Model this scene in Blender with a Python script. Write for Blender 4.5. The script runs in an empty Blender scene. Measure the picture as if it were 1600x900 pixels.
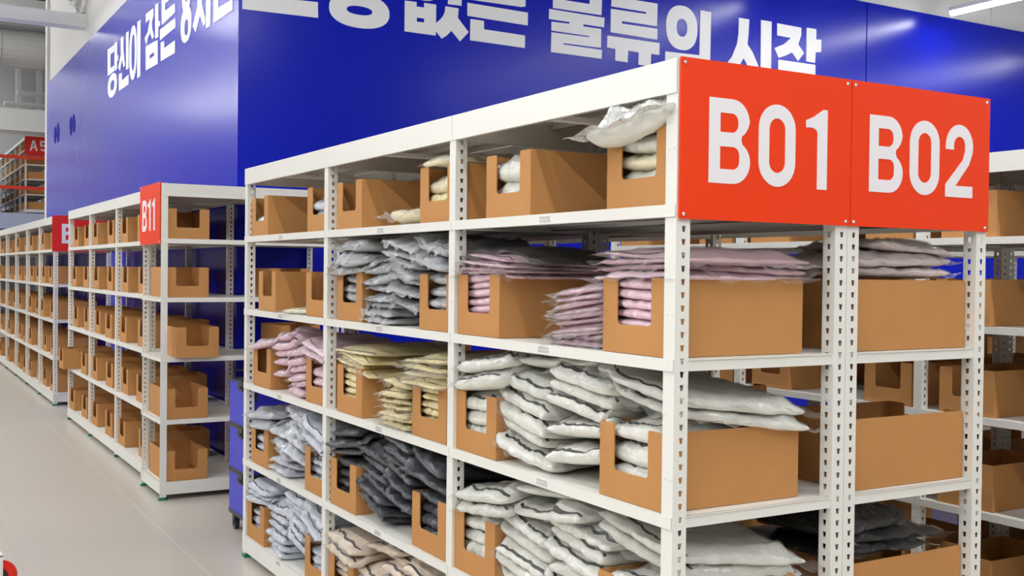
import bpy, math, random
import numpy as np
from mathutils import Vector, Matrix
from mathutils.geometry import tessellate_polygon
sc = bpy.context.scene
COL = sc.collection
PI = math.pi

# ------------------------------------------------------------------ camera
cam_d = bpy.data.cameras.new('camera'); cam = bpy.data.objects.new('camera', cam_d); COL.objects.link(cam)
yaw, pit, rol, FPX = .528, -.015, .011, 1707.6
fwd = Vector((math.sin(yaw)*math.cos(pit), math.cos(yaw)*math.cos(pit), math.sin(pit)))
rt = Vector((math.cos(yaw), -math.sin(yaw), 0)); up = rt.cross(fwd)
r2 = rt*math.cos(rol) + up*math.sin(rol); u2 = -rt*math.sin(rol) + up*math.cos(rol)
m = Matrix((r2, u2, -fwd)).transposed().to_4x4(); m.translation = Vector((-1.7004, -2.1184, 1.5334))
cam.matrix_world = m
cam_d.sensor_width = 36; cam_d.lens = FPX/1600*36; cam_d.clip_start = .05; cam_d.clip_end = 200
sc.camera = cam

# ------------------------------------------------------------------ world, light, exposure
w = bpy.data.worlds.new('hall_ambience'); sc.world = w; w.use_nodes = True
bg = w.node_tree.nodes['Background']; bg.inputs[0].default_value = (.95, .97, 1, 1); bg.inputs[1].default_value = .24
sc.view_settings.view_transform = 'Standard'; sc.view_settings.look = 'None'
sc.view_settings.exposure = 0.0; sc.view_settings.gamma = 1; sc.view_settings.use_curve_mapping = False
sc.cycles.transparent_max_bounces = 24
sc.cycles.max_bounces = 6; sc.cycles.diffuse_bounces = 4; sc.cycles.glossy_bounces = 3
sc.cycles.caustics_reflective = False; sc.cycles.caustics_refractive = False
sc.cycles.sample_clamp_indirect = 6
TUBE_W = 120.0      # watts of each long ceiling tube run
TUBES = [(-6.2, -5, 3.0, 4.2, 1.7), (-6.2, 5, 13, 4.4, 1.6), (-3.4, -6, 2, 4.6, 1.35), (-3.4, 4, 12, 4.6, 1.0), (-3.4, 14, 22, 4.9, 1), (-1.0, -6, 2.0, 4.6, .65), (-1.0, 4, 12, 4.6, .15),
         (1.9, -6, 1.8, 4.5, 1.1), (6.0, -2, 5.2, 4.3, .55), (8.15, -3, 5.6, 4.32, .5), (11.0, -3, 4.9, 4.3, .4), (-1.6, 17, 27, 8.5, 2.4), (-6.5, 17, 27, 8.5, 2.4), (-2.0, 30.5, 39, 8.5, 4.0)]  # closing high entries: unseen fill lamps added to brighten the upper floor end
TUBE_LABEL = ['white tube lamp over the outermost left aisle, near end', 'white tube lamp over the outermost left aisle, far end', 'white tube lamp over the middle of the left floor, near run',
    'white tube lamp over the middle of the left floor, middle run', 'white tube lamp over the middle of the left floor, farthest run', 'white tube lamp right above the viewer along the aisle',
    'white tube lamp above the aisle beside the B11 sign', 'white tube lamp above the back of the B02 rack', 'white tube lamp reflected as a streak behind the lettering',
    'bright white tube lamp at the top right in front of the blue wall', 'white tube lamp right of the one at the top right corner', 'added unseen fill lamp high before the upper floor, right of two',
    'added unseen fill lamp high before the upper floor, left of two', 'added unseen fill lamp high above the upper floor racks']

# ------------------------------------------------------------------ materials
def mat(name, rgb, rough=.5, metal=0, coat=0, noise=None, bump=None, spec=None, coat_rough=.1):
    m = bpy.data.materials.new(name); m.use_nodes = True
    nt = m.node_tree; b = nt.nodes['Principled BSDF']
    b.inputs['Base Color'].default_value = (*rgb, 1); b.inputs['Roughness'].default_value = rough
    b.inputs['Metallic'].default_value = metal; b.inputs['Coat Weight'].default_value = coat
    b.inputs['Coat Roughness'].default_value = coat_rough
    if spec is not None: b.inputs['Specular IOR Level'].default_value = spec
    tc = nt.nodes.new('ShaderNodeTexCoord')
    if noise:
        sc_, amt = noise
        n = nt.nodes.new('ShaderNodeTexNoise'); n.inputs['Scale'].default_value = sc_; n.inputs['Detail'].default_value = 3
        nt.links.new(tc.outputs['Object'], n.inputs['Vector'])
        mx = nt.nodes.new('ShaderNodeMix'); mx.data_type = 'RGBA'
        mx.inputs[6].default_value = (*[c*(1-amt) for c in rgb], 1); mx.inputs[7].default_value = (*[min(1, c*(1+amt)) for c in rgb], 1)
        nt.links.new(n.outputs['Fac'], mx.inputs[0]); nt.links.new(mx.outputs[2], b.inputs['Base Color'])
    if bump:
        bs, st, dist = bump
        n = nt.nodes.new('ShaderNodeTexNoise'); n.inputs['Scale'].default_value = bs; n.inputs['Detail'].default_value = 4
        nt.links.new(tc.outputs['Object'], n.inputs['Vector'])
        bp = nt.nodes.new('ShaderNodeBump'); bp.inputs['Strength'].default_value = st; bp.inputs['Distance'].default_value = dist
        nt.links.new(n.outputs['Fac'], bp.inputs['Height']); nt.links.new(bp.outputs['Normal'], b.inputs['Normal'])
    return m
M = {}
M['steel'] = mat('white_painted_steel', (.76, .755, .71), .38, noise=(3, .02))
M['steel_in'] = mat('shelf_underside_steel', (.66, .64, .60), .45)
M['foot'] = mat('green_plastic', (.01, .22, .10), .45)
M['card'] = mat('corrugated_cardboard', (.49, .235, .078), .72, noise=(9, .07), bump=(60, .05, .002), spec=.3)
M['blue'] = mat('glossy_blue_panel', (.002, .010, .45), .23, noise=(.7, .08), bump=(2.2, .10, .02), spec=.24)
M['letter'] = mat('white_vinyl_letter', (.90, .90, .92), .5)
M['mark'] = mat('matte_blue_mark', (.012, .014, .30), .8, spec=.1)
M['orange'] = mat('orange_red_sign_board', (.80, .045, .004), .42, spec=.3)
M['red'] = mat('red_sign_board', (.72, .012, .008), .42)
M['signwhite'] = mat('sign_letter_white', (.80, .77, .80), .5)
M['chrome'] = mat('rivet_metal', (.7, .7, .7), .25, metal=1)
M['wall'] = mat('white_wall_paint', (.74, .73, .71), .7, noise=(.6, .03))
M['ceiling'] = mat('white_ceiling_paint', (.60, .60, .59), .8)
M['dark'] = mat('dark_void_paint', (.03, .03, .032), .9)
M['duct'] = mat('painted_duct', (.58, .58, .57), .5)
M['beam'] = mat('painted_beam', (.78, .78, .77), .6)
M['cartblue'] = mat('blue_case_laminate', (.025, .03, .52), .4)
M['black'] = mat('black_plastic', (.02, .02, .022), .4)
M['redgloss'] = mat('red_gloss_plastic', (.75, .02, .01), .25)
M['redrail'] = mat('red_rail_paint', (.75, .05, .02), .4)
M['slab'] = mat('pale_blue_slab', (.45, .50, .70), .3)
M['label'] = mat('paper_label', (.78, .77, .75), .6)
M['ink'] = mat('printed_ink', (.42, .41, .41), .7)
M['trim'] = mat('black_zip_seam', (.012, .012, .014), .5)
m = bpy.data.materials.new('lamp_tube_glow'); m.use_nodes = True
b = m.node_tree.nodes['Principled BSDF']; b.inputs['Base Color'].default_value = (1, 1, 1, 1)
b.inputs['Emission Color'].default_value = (.95, .97, 1, 1); b.inputs['Emission Strength'].default_value = 28
M['glow'] = m

def floor_mat():
    m = mat('grey_epoxy_floor', (.50, .462, .408), .30, noise=(.5, .06), bump=(1.2, .03, .02))
    nt = m.node_tree; b = nt.nodes['Principled BSDF']
    geo = nt.nodes.new('ShaderNodeNewGeometry'); sp = nt.nodes.new('ShaderNodeSeparateXYZ')
    nt.links.new(geo.outputs['Position'], sp.inputs[0])
    def near(v, wd):
        a = nt.nodes.new('ShaderNodeMath'); a.operation = 'SUBTRACT'; a.inputs[1].default_value = v; nt.links.new(sp.outputs[0], a.inputs[0])
        c = nt.nodes.new('ShaderNodeMath'); c.operation = 'ABSOLUTE'; nt.links.new(a.outputs[0], c.inputs[0])
        d = nt.nodes.new('ShaderNodeMath'); d.operation = 'LESS_THAN'; d.inputs[1].default_value = wd; nt.links.new(c.outputs[0], d.inputs[0])
        return d
    prev = b.inputs['Base Color'].links[0].from_socket
    for v, wd, colr in ((-.25, .004, (.60, .57, .52, 1)), (-1.05, .006, (.47, .435, .385, 1))):
        d = near(v, wd); mx = nt.nodes.new('ShaderNodeMix'); mx.data_type = 'RGBA'
        nt.links.new(d.outputs[0], mx.inputs[0]); nt.links.new(prev, mx.inputs[6]); mx.inputs[7].default_value = colr
        prev = mx.outputs[2]
    nt.links.new(prev, b.inputs['Base Color'])
    return m
M['floor'] = floor_mat()

def film_mat(name, tint, haze, shine=.45):
    """clear crinkled polybag film: mostly see-through, with real gloss from its creased normal"""
    m = bpy.data.materials.new(name); m.use_nodes = True; nt = m.node_tree; nt.nodes.clear()
    out = nt.nodes.new('ShaderNodeOutputMaterial'); tr = nt.nodes.new('ShaderNodeBsdfTransparent'); tr.inputs[0].default_value = (.99, .99, .99, 1)
    gl = nt.nodes.new('ShaderNodeBsdfGlossy'); gl.inputs['Roughness'].default_value = .2; gl.inputs[0].default_value = (*tint, 1)
    df = nt.nodes.new('ShaderNodeBsdfDiffuse'); df.inputs[0].default_value = (*tint, 1)
    tc = nt.nodes.new('ShaderNodeTexCoord')
    n = nt.nodes.new('ShaderNodeTexNoise'); n.inputs['Scale'].default_value = 30; n.inputs['Detail'].default_value = 4; n.inputs['Distortion'].default_value = 1.8
    nt.links.new(tc.outputs['Object'], n.inputs['Vector'])
    bp = nt.nodes.new('ShaderNodeBump'); bp.inputs['Strength'].default_value = .85; bp.inputs['Distance'].default_value = .02
    nt.links.new(n.outputs['Fac'], bp.inputs['Height'])
    nt.links.new(bp.outputs['Normal'], gl.inputs['Normal'])
    fr = nt.nodes.new('ShaderNodeFresnel'); fr.inputs['IOR'].default_value = 1.45; nt.links.new(bp.outputs['Normal'], fr.inputs['Normal'])
    ad = nt.nodes.new('ShaderNodeMath'); ad.operation = 'MULTIPLY_ADD'; ad.inputs[1].default_value = shine; ad.inputs[2].default_value = .012; ad.use_clamp = True
    nt.links.new(fr.outputs[0], ad.inputs[0])
    m1 = nt.nodes.new('ShaderNodeMixShader'); m1.inputs[0].default_value = haze
    nt.links.new(tr.outputs[0], m1.inputs[1]); nt.links.new(df.outputs[0], m1.inputs[2])
    m2 = nt.nodes.new('ShaderNodeMixShader'); nt.links.new(ad.outputs[0], m2.inputs[0])
    nt.links.new(m1.outputs[0], m2.inputs[1]); nt.links.new(gl.outputs[0], m2.inputs[2])
    nt.links.new(m2.outputs[0], out.inputs[0])
    return m
M['film'] = film_mat('clear_polybag_film', (.95, .95, .95), .05)
M['film_foggy'] = film_mat('foggy_polybag_film', (.92, .93, .95), .26, .9)
M['film_dark'] = film_mat('thin_polybag_film', (.9, .9, .9), .0, .5)
def cloth(name, rgb):
    return mat(name, rgb, .75, coat=.6, coat_rough=.2, noise=(14, .10), bump=(30, .6, .008), spec=.3)
CL = {'white': cloth('off_white_quilted_cloth', (.84, .84, .77)), 'pink': cloth('pale_pink_cloth', (.96, .68, .77)),
      'rose': cloth('dusty_rose_cloth', (.66, .44, .48)), 'yellow': cloth('pale_yellow_cloth', (.94, .80, .44)),
      'silver': cloth('silver_grey_cloth', (.60, .62, .65)), 'charcoal': cloth('charcoal_cloth', (.055, .060, .074)),
      'beige': cloth('beige_cloth', (.82, .68, .54)), 'blue': cloth('pale_blue_cloth', (.66, .70, .80)),
      'black': cloth('black_cloth', (.02, .02, .02)), 'clear': cloth('pinkish_clear_wrapped_cloth', (.78, .68, .66)), 'cream': cloth('cream_cloth', (.92, .84, .60))}
CNAME = {'white': 'off-white', 'pink': 'pale pink', 'rose': 'dusty rose', 'yellow': 'pale yellow', 'silver': 'silver-grey', 'charcoal': 'charcoal',
         'beige': 'beige', 'blue': 'pale blue', 'black': 'black', 'clear': 'pinkish', 'cream': 'cream'}

# ------------------------------------------------------------------ helpers
class MB:
    def __init__(s): s.v = []; s.f = []; s.mi = []
    def add(s, vs, fs, mi=0):
        o = len(s.v); s.v += [tuple(p) for p in vs]; s.f += [tuple(i+o for i in f) for f in fs]; s.mi += [mi]*len(fs)
    def box(s, x0, x1, y0, y1, z0, z1, mi=0):
        s.add([(x0,y0,z0),(x1,y0,z0),(x1,y1,z0),(x0,y1,z0),(x0,y0,z1),(x1,y0,z1),(x1,y1,z1),(x0,y1,z1)],
              [(0,3,2,1),(4,5,6,7),(0,1,5,4),(1,2,6,5),(2,3,7,6),(3,0,4,7)], mi)
    def cyl(s, p0, p1, r, n=12, r1=None, mi=0):
        p0 = Vector(p0); p1 = Vector(p1); r1 = r if r1 is None else r1
        d = (p1-p0).normalized(); a = d.orthogonal().normalized(); b = d.cross(a)
        vs = []
        for p, q in ((p0, r), (p1, r1)):
            for i in range(n):
                t = 2*PI*i/n; vs.append(p + (a*math.cos(t)+b*math.sin(t))*q)
        fs = [(i, (i+1) % n, n+(i+1) % n, n+i) for i in range(n)] + [tuple(range(n))[::-1], tuple(range(n, 2*n))]
        s.add(vs, fs, mi)
    def path(s, pts, r, n=8, mi=0):
        for a, b in zip(pts[:-1], pts[1:]): s.cyl(a, b, r, n, mi=mi)
    def mesh(s, name, mats, smooth=False):
        me = bpy.data.meshes.new(name); me.from_pydata(s.v, [], s.f)
        for q in (mats if isinstance(mats, (list, tuple)) else [mats]): me.materials.append(q)
        if any(s.mi): me.polygons.foreach_set('material_index', s.mi)
        if smooth: me.polygons.foreach_set('use_smooth', [True]*len(s.f))
        me.update(); return me
def link(name, me, parent=None, loc=(0,0,0), rot=(0,0,0)):
    o = bpy.data.objects.new(name, me); COL.objects.link(o); o.location = loc; o.rotation_euler = rot
    if parent: o.parent = parent
    return o
def tag(o, label, cat, group=None, kind=None):
    o['label'] = label; o['category'] = cat
    if group: o['group'] = group
    if kind: o['kind'] = kind
    return o
def struct(name, me, label=None, cat=None, **k):
    o = link(name, me, **k); o['kind'] = 'structure'
    if label: o['label'] = label; o['category'] = cat
    return o
def poly_prism(mb, outer, holes, fn, t0, t1, mi=0):
    """outer/holes: 2D points; fn(a, b, t) -> 3D; solid between t0 (front) and t1 (back)"""
    loops = [outer]+holes
    flat = [p for l in loops for p in l]
    tri = tessellate_polygon([[Vector((p[0], p[1], 0)) for p in l] for l in loops])
    n = len(flat)
    vs = [fn(a, b, t0) for a, b in flat] + [fn(a, b, t1) for a, b in flat]
    fs = [tuple(t) for t in tri] + [tuple(i+n for i in reversed(t)) for t in tri]
    o = 0
    for l in loops:
        k = len(l)
        fs += [(o+i, o+(i+1) % k, n+o+(i+1) % k, n+o+i) for i in range(k)]
        o += k
    mb.add(vs, fs, mi)
def arc(cx, cy, rx, ry, a0, a1, n):
    return [(cx+rx*math.cos(math.radians(a0+(a1-a0)*i/n)), cy+ry*math.sin(math.radians(a0+(a1-a0)*i/n))) for i in range(n+1)]


# traced outlines of the wall lettering, in metres on the walls
LEFT_TEXT = [
 [[('p',[(11.064,4.021),(10.678,4.009),(10.676,3.936),(10.887,3.938),(10.882,3.781),(10.671,3.78),(10.669,3.717),(11.055,3.717)])],[('p',[(10.645,4.022),(10.499,4.015),(10.494,3.858),(10.429,3.858),(10.428,3.795),(10.493,3.796),(10.49,3.711),(10.635,3.712)])],[('e',[10.758,3.571,0.272,0.131]),('e',[10.757,3.571,0.119,0.058])]],
 [[('p',[(10.287,4.017),(10.148,4.011),(10.144,3.874),(10.059,3.702),(10.059,3.678),(10.126,3.674),(10.223,3.777),(10.327,3.665),(10.425,3.723),(10.281,3.836)])],[('p',[(9.995,4.017),(9.869,4.015),(9.857,3.623),(9.984,3.628)])],[('p',[(10.378,3.641),(10.219,3.63),(10.216,3.544),(9.856,3.557),(9.853,3.455),(10.373,3.455)])]],
 [[('e',[9.635,3.749,0.185,0.279]),('e',[9.628,3.75,0.087,0.19])],[('p',[(9.42,4.021),(9.271,4.019),(9.266,3.454),(9.415,3.453)])]],
 [[('p',[(9.026,4.024),(8.69,4.015),(8.679,3.944),(8.747,3.898),(8.745,3.843),(8.663,3.752),(8.663,3.732),(8.732,3.726),(8.825,3.806),(8.916,3.776),(8.992,3.717),(9.067,3.797),(8.928,3.833),(8.829,3.941),(9.024,3.94)])],[('p',[(8.607,4.027),(8.477,4.019),(8.472,3.853),(8.4,3.834),(8.399,3.794),(8.471,3.797),(8.468,3.701),(8.598,3.706)])],[('p',[(9.012,3.704),(8.491,3.678),(8.485,3.453),(9.006,3.469)]),('p',[(8.844,3.59),(8.634,3.59),(8.633,3.552),(8.843,3.554)])]],
 [[('p',[(8.331,4.029),(7.809,4.0),(7.808,3.95),(8.204,3.961),(8.203,3.911),(8.198,3.892),(7.814,3.881),(7.812,3.802),(8.324,3.785)])],[('p',[(8.394,3.756),(7.794,3.748),(7.792,3.665),(8.391,3.655)])],[('p',[(8.357,3.628),(8.232,3.622),(8.216,3.551),(7.806,3.552),(7.803,3.441),(8.352,3.455)])]],
 [[('e',[7.406,3.616,0.185,0.151]),('e',[7.393,3.59,0.067,0.069])],[('e',[7.402,3.888,0.147,0.179]),('e',[7.401,3.897,0.051,0.091])]],
 [[('p',[(7.015,3.856),(6.887,3.856),(6.883,3.689),(6.78,3.549),(6.779,3.512),(6.824,3.489),(6.942,3.604),(7.079,3.489),(7.175,3.559),(7.029,3.691)])],[('p',[(6.745,3.825),(6.618,3.823),(6.615,3.459),(6.753,3.459)])]],
 [[('p',[(6.526,3.669),(6.394,3.668),(6.391,3.554),(5.994,3.54),(5.992,3.459),(6.521,3.46)])],[('p',[(6.543,3.94),(6.266,3.935),(6.278,3.764),(6.421,3.7),(6.554,3.702),(6.423,3.78),(6.392,3.843),(6.541,3.86)])],[('p',[(6.172,3.929),(6.065,3.928),(6.061,3.8),(5.992,3.792),(5.99,3.725),(6.059,3.728),(6.057,3.621),(6.164,3.623)])]],]
BACK_TEXT = [
 [[('p',[(0.627,3.624),(0.764,3.629),(0.764,3.551),(1.208,3.567),(1.211,3.448),(0.628,3.44)])],[('p',[(0.639,3.899),(0.989,3.912),(0.975,3.824),(0.902,3.72),(0.727,3.681),(0.842,3.818),(0.64,3.815)])],[('p',[(1.063,3.996),(1.2,4.003),(1.203,3.633),(1.067,3.629)])]],
 [[('e',[1.549,3.546,0.251,0.134]),('e',[1.548,3.547,0.107,0.034])],[('p',[(1.308,3.962),(1.6,3.978),(1.584,3.901),(1.513,3.838),(1.626,3.758),(1.554,3.711),(1.459,3.764),(1.349,3.697),(1.295,3.741),(1.45,3.873),(1.309,3.874)])],[('p',[(1.655,4.061),(1.753,4.065),(1.754,3.934),(1.811,3.939),(1.812,3.86),(1.755,3.855),(1.756,3.724),(1.659,3.718)])]],
 [[('p',[(1.931,3.676),(2.034,3.678),(2.034,3.642),(2.102,3.643),(2.101,3.68),(2.208,3.68),(2.207,3.431),(1.931,3.433)]),('p',[(2.037,3.555),(2.103,3.555),(2.103,3.523),(2.037,3.522)])],[('p',[(2.291,3.678),(2.412,3.676),(2.405,3.599),(2.506,3.494),(2.428,3.41),(2.348,3.487),(2.306,3.443),(2.261,3.413),(2.206,3.468),(2.206,3.53),(2.249,3.568),(2.274,3.602),(2.287,3.634)])],[('p',[(2.314,3.698),(2.438,3.701),(2.437,4.06),(2.317,4.057),(2.318,3.91),(2.253,3.905),(2.252,3.839),(2.317,3.84)])],[('e',[2.101,3.827,0.144,0.129]),('e',[2.1,3.825,0.051,0.038])]],
 [[('p',[(2.499,3.928),(2.615,3.929),(2.616,3.851),(3.046,3.862),(3.047,3.776),(3.005,3.766),(2.501,3.762)])],[('p',[(2.492,3.733),(3.071,3.726),(3.07,3.618),(2.494,3.627)])],[('p',[(2.522,3.604),(2.648,3.604),(2.649,3.535),(3.045,3.53),(3.044,3.425),(2.52,3.43)])]],
 [[('p',[(3.323,3.989),(3.833,4.002),(3.827,3.801),(3.321,3.799)]),('p',[(3.444,3.926),(3.701,3.936),(3.7,3.882),(3.445,3.881)])],[('p',[(3.283,3.786),(3.86,3.782),(3.856,3.698),(3.637,3.698),(3.635,3.679),(3.826,3.679),(3.825,3.514),(3.43,3.511),(3.429,3.499),(3.837,3.497),(3.833,3.419),(3.306,3.42),(3.309,3.59),(3.699,3.592),(3.701,3.603),(3.309,3.604),(3.308,3.68),(3.492,3.684),(3.495,3.699),(3.283,3.7)])]],
 [[('p',[(3.935,3.981),(4.445,3.984),(4.442,3.78),(4.051,3.778),(4.048,3.755),(4.446,3.756),(4.447,3.659),(3.927,3.664),(3.928,3.871),(4.316,3.874),(4.318,3.892),(3.931,3.893)])],[('p',[(3.894,3.63),(4.473,3.629),(4.471,3.522),(4.378,3.522),(4.376,3.409),(4.237,3.41),(4.24,3.52),(4.12,3.522),(4.117,3.418),(3.98,3.419),(3.982,3.521),(3.892,3.527)])]],
 [[('e',[4.729,3.799,0.184,0.204]),('e',[4.73,3.8,0.063,0.083])],[('p',[(4.945,3.989),(5.075,3.989),(5.071,3.544),(5.07,3.472),(4.539,3.47),(4.54,3.562),(4.941,3.571)])]],
 [[('p',[(5.419,3.979),(5.551,3.98),(5.541,3.815),(5.531,3.741),(5.599,3.67),(5.676,3.544),(5.695,3.482),(5.585,3.47),(5.485,3.602),(5.367,3.421),(5.212,3.46),(5.34,3.6),(5.4,3.73),(5.417,3.828)])],[('p',[(5.7,3.993),(5.838,3.994),(5.839,3.477),(5.703,3.478)])]],
 [[('p',[(5.911,3.988),(6.235,3.984),(6.234,3.906),(6.196,3.815),(6.276,3.738),(6.196,3.649),(6.114,3.727),(6.031,3.687),(5.937,3.653),(5.88,3.743),(6.004,3.794),(6.098,3.867),(5.913,3.87)])],[('p',[(6.306,3.993),(6.438,3.994),(6.438,3.892),(6.511,3.898),(6.511,3.775),(6.434,3.762),(6.429,3.656),(6.307,3.658)])],[('p',[(5.931,3.636),(6.432,3.637),(6.437,3.403),(6.257,3.405),(6.254,3.519),(5.933,3.524)])]],]
MARKS = [[(15.341,3.594),(15.207,3.594),(15.163,3.502),(15.219,3.354),(15.333,3.361),(15.378,3.465)],[(15.064,3.593),(14.965,3.633),(14.861,3.499),(14.876,3.357),(14.995,3.34),(15.12,3.439)],[(13.854,3.556),(13.715,3.569),(13.677,3.455),(13.707,3.317),(13.794,3.321),(13.904,3.452)],[(13.594,3.566),(13.492,3.58),(13.387,3.436),(13.434,3.342),(13.57,3.336),(13.642,3.451)]]

# ------------------------------------------------------------------ structure: floor, walls, ceiling
mb = MB(); mb.box(-9, 30, -6, 42, -.1, 0); struct('floor', mb.mesh('floor', M['floor']), 'pale grey epoxy floor of the hall', 'floor')
WY, WX, WT = 5.85, .60, 4.36
mb = MB(); mb.box(WX, 7.155, WY, WY+.25, 0, WT); mb.box(7.17, 16, WY, WY+.25, 0, WT)
mb.box(7.155, 7.17, WY+.012, WY+.25, 0, WT)
wall_back = struct('wall_back', mb.mesh('wall_back', M['blue']), 'glossy blue panelled wall with large white Korean lettering facing the shelves', 'wall')
mb = MB(); mb.box(WX, WX+.25, WY+.2502, 16.2, 0, WT)
wall_left = struct('wall_left', mb.mesh('wall_left', M['blue']), 'glossy blue wall running back along the aisle with white lettering', 'wall')
mb = MB()
mb.box(WX+.04, 7.1, WY+.04, WY+.24, WT, 7.4); mb.box(7.115, 9.2, WY+.04, WY+.24, WT, 7.4); mb.box(9.22, 16, WY+.05, WY+.24, WT, 7.4)
mb.box(WX+.04, WX+.24, WY+.24, 16.2, WT, 7.4)
struct('wall_upper', mb.mesh('wall_upper', M['wall']), 'white plaster wall above the blue panels', 'wall')
mb = MB(); mb.box(WX, 3.0, 16.2, 16.4, 0, 7.4); mb.box(-9, 14, 40, 40.2, 0, 9)
struct('wall_far', mb.mesh('wall_far', M['wall']), 'white wall at the far end of the hall', 'wall')
# ceiling of the far part of the hall, dark void above the ducts
mb = MB(); mb.box(-9, 14, 16.5, 40, 9.0, 9.1); struct('ceiling', mb.mesh('ceiling', M['dark']), 'dark open ceiling void above the ducts', 'ceiling')

def letters(data, fn, t0, t1, parent):
    for syl in data:
        mb = MB()
        for gi, grp in enumerate(syl):
            loops = []
            for kind, d in grp:
                if kind == 'p': loops.append(list(d))
                else:
                    cx, cy, rx, ry = d
                    loops.append([(cx+rx*math.copysign(abs(math.cos(a))**.88, math.cos(a)), cy+ry*math.copysign(abs(math.sin(a))**.88, math.sin(a))) for a in [2*PI*i/40 for i in range(40)]])
            poly_prism(mb, loops[0], loops[1:], fn, t0-.0007*gi, t1)
        o = link('letter', mb.mesh('letter', M['letter']), parent); o['label'] = 'white wall letter'
letters(LEFT_TEXT, lambda a, b, t: (t, a, b), WX-.004, WX+.001, wall_left)
letters(BACK_TEXT, lambda a, b, t: (a, t, b), WY-.004, WY+.001, wall_back)
for pts in MARKS:
    mb = MB(); poly_prism(mb, pts, [], lambda a, b, t: (t, a, b), WX-.004, WX+.001)
    o = link('brush_mark', mb.mesh('brush_mark', M['mark']), wall_left); o['label'] = 'dark blue brush mark'

# ------------------------------------------------------------------ ceiling lamps (tube runs)
for i, (x, y0, y1, z, gain) in enumerate(TUBES):
    root = bpy.data.objects.new('tube_lamp', None); COL.objects.link(root); root.location = (x, (y0+y1)/2, z)
    h = (y1-y0)/2
    mb = MB(); mb.box(-.04, .04, -h, h, .020, .06); link('lamp_housing', mb.mesh('lamp_housing', M['beam']), root)
    mb = MB(); mb.cyl((0, -h+.01, 0), (0, h-.01, 0), .028, 12); link('lamp_tube', mb.mesh('lamp_tube', M['glow']), root)
    mb = MB()
    for q in (-h*.8, 0, h*.8): mb.cyl((0, q, .06), (0, q, 2.6), .0015, 6)
    link('hanging_wire', mb.mesh('hanging_wire', M['chrome']), root)
    tag(root, TUBE_LABEL[i], 'lamp', 'tube lamps under the ceiling')
    ld = bpy.data.lights.new('tube_light', 'AREA'); ld.shape = 'RECTANGLE'; ld.size = .10; ld.size_y = 2*h; ld.energy = TUBE_W*gain*(2*h)/8
    ld.color = (1, .985, .96)
    lo = bpy.data.objects.new('tube_light', ld); COL.objects.link(lo); lo.parent = root; lo.location = (0, 0, -.032)

# ------------------------------------------------------------------ racks
PF, PT = .044, .0025     # post flange width, steel thickness
def post_mesh(H, rear=False):
    mb = MB()
    # flange in the YZ plane: smooth on front posts, slotted on rear posts
    if not rear: mb.box(0, PT, 0, PF, 0, H)
    # slotted flange facing -Y, in the XZ plane, real trapezoid slots
    pitch = .0328; n = int((H-.02)/pitch)
    cx = PF*.55
    vs = []; fs = []
    def row(z0, z1, hole):
        o = len(vs); e = .0002
        for y in (0, PT):
            vs.extend([(PT, y, z0), (PF, y, z0), (PF, y, z1), (PT, y, z1)])
            if hole:
                zc = (z0+z1)/2
                vs.extend([(cx-.0042, y, zc-.0075), (cx+.0042, y, zc-.0075), (cx+.0065, y, zc+.0075), (cx-.0065, y, zc+.0075)])
        if hole:
            for b, fl in ((0, 0), (8, 1)):
                for i in range(4):
                    q = (o+b+i, o+b+(i+1) % 4, o+b+4+(i+1) % 4, o+b+4+i)
                    fs.append(q[::-1] if fl else q)
            for i in range(4): fs.append((o+4+i, o+4+(i+1) % 4, o+12+(i+1) % 4, o+12+i))
        else:
            fs.append((o, o+1, o+2, o+3)); fs.append((o+7, o+6, o+5, o+4))
        k = 8 if hole else 4
        fs.append((o+1, o+k+1, o+k+2, o+2))
    row(0, .02, False)
    for i in range(n): row(.02+i*pitch, .02+(i+1)*pitch, True)
    row(.02+n*pitch, H, False)
    mb.add(vs, fs)
    if rear:
        mb.add([(y, x, z) for x, y, z in vs], [f[::-1] for f in fs]); mb.box(0, PT, 0, PT, 0, H)
    # small rolled lip at the free edge and pin dots
    mb.box(PF-.002, PF, PT, .010, 0, H)
    z = .2 if not rear else H+1
    while z < H:
        for q in (.010, .030): mb.box(-.0008, .0001, q-.0015, q+.0015, z-.0012, z+.0012, 1)
        z += .41
    for zz in (() if rear else (H-.028, H-.075)): mb.box(-.0006, .0001, .010, .017, zz-.008, zz+.008, 1)
    return mb.mesh('post', [M['steel'], M['ink']])
def foot_mesh():
    mb = MB(); mb.box(-.004, PF+.004, -.004, PF+.004, 0, .006); mb.box(-.003, PT+.003, -.003, PF+.003, .006, .020); mb.box(-.003, PF+.003, -.003, PT+.003, .006, .020)
    return mb.mesh('foot', M['foot'])
POST = {}; FOOT = foot_mesh()
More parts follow.
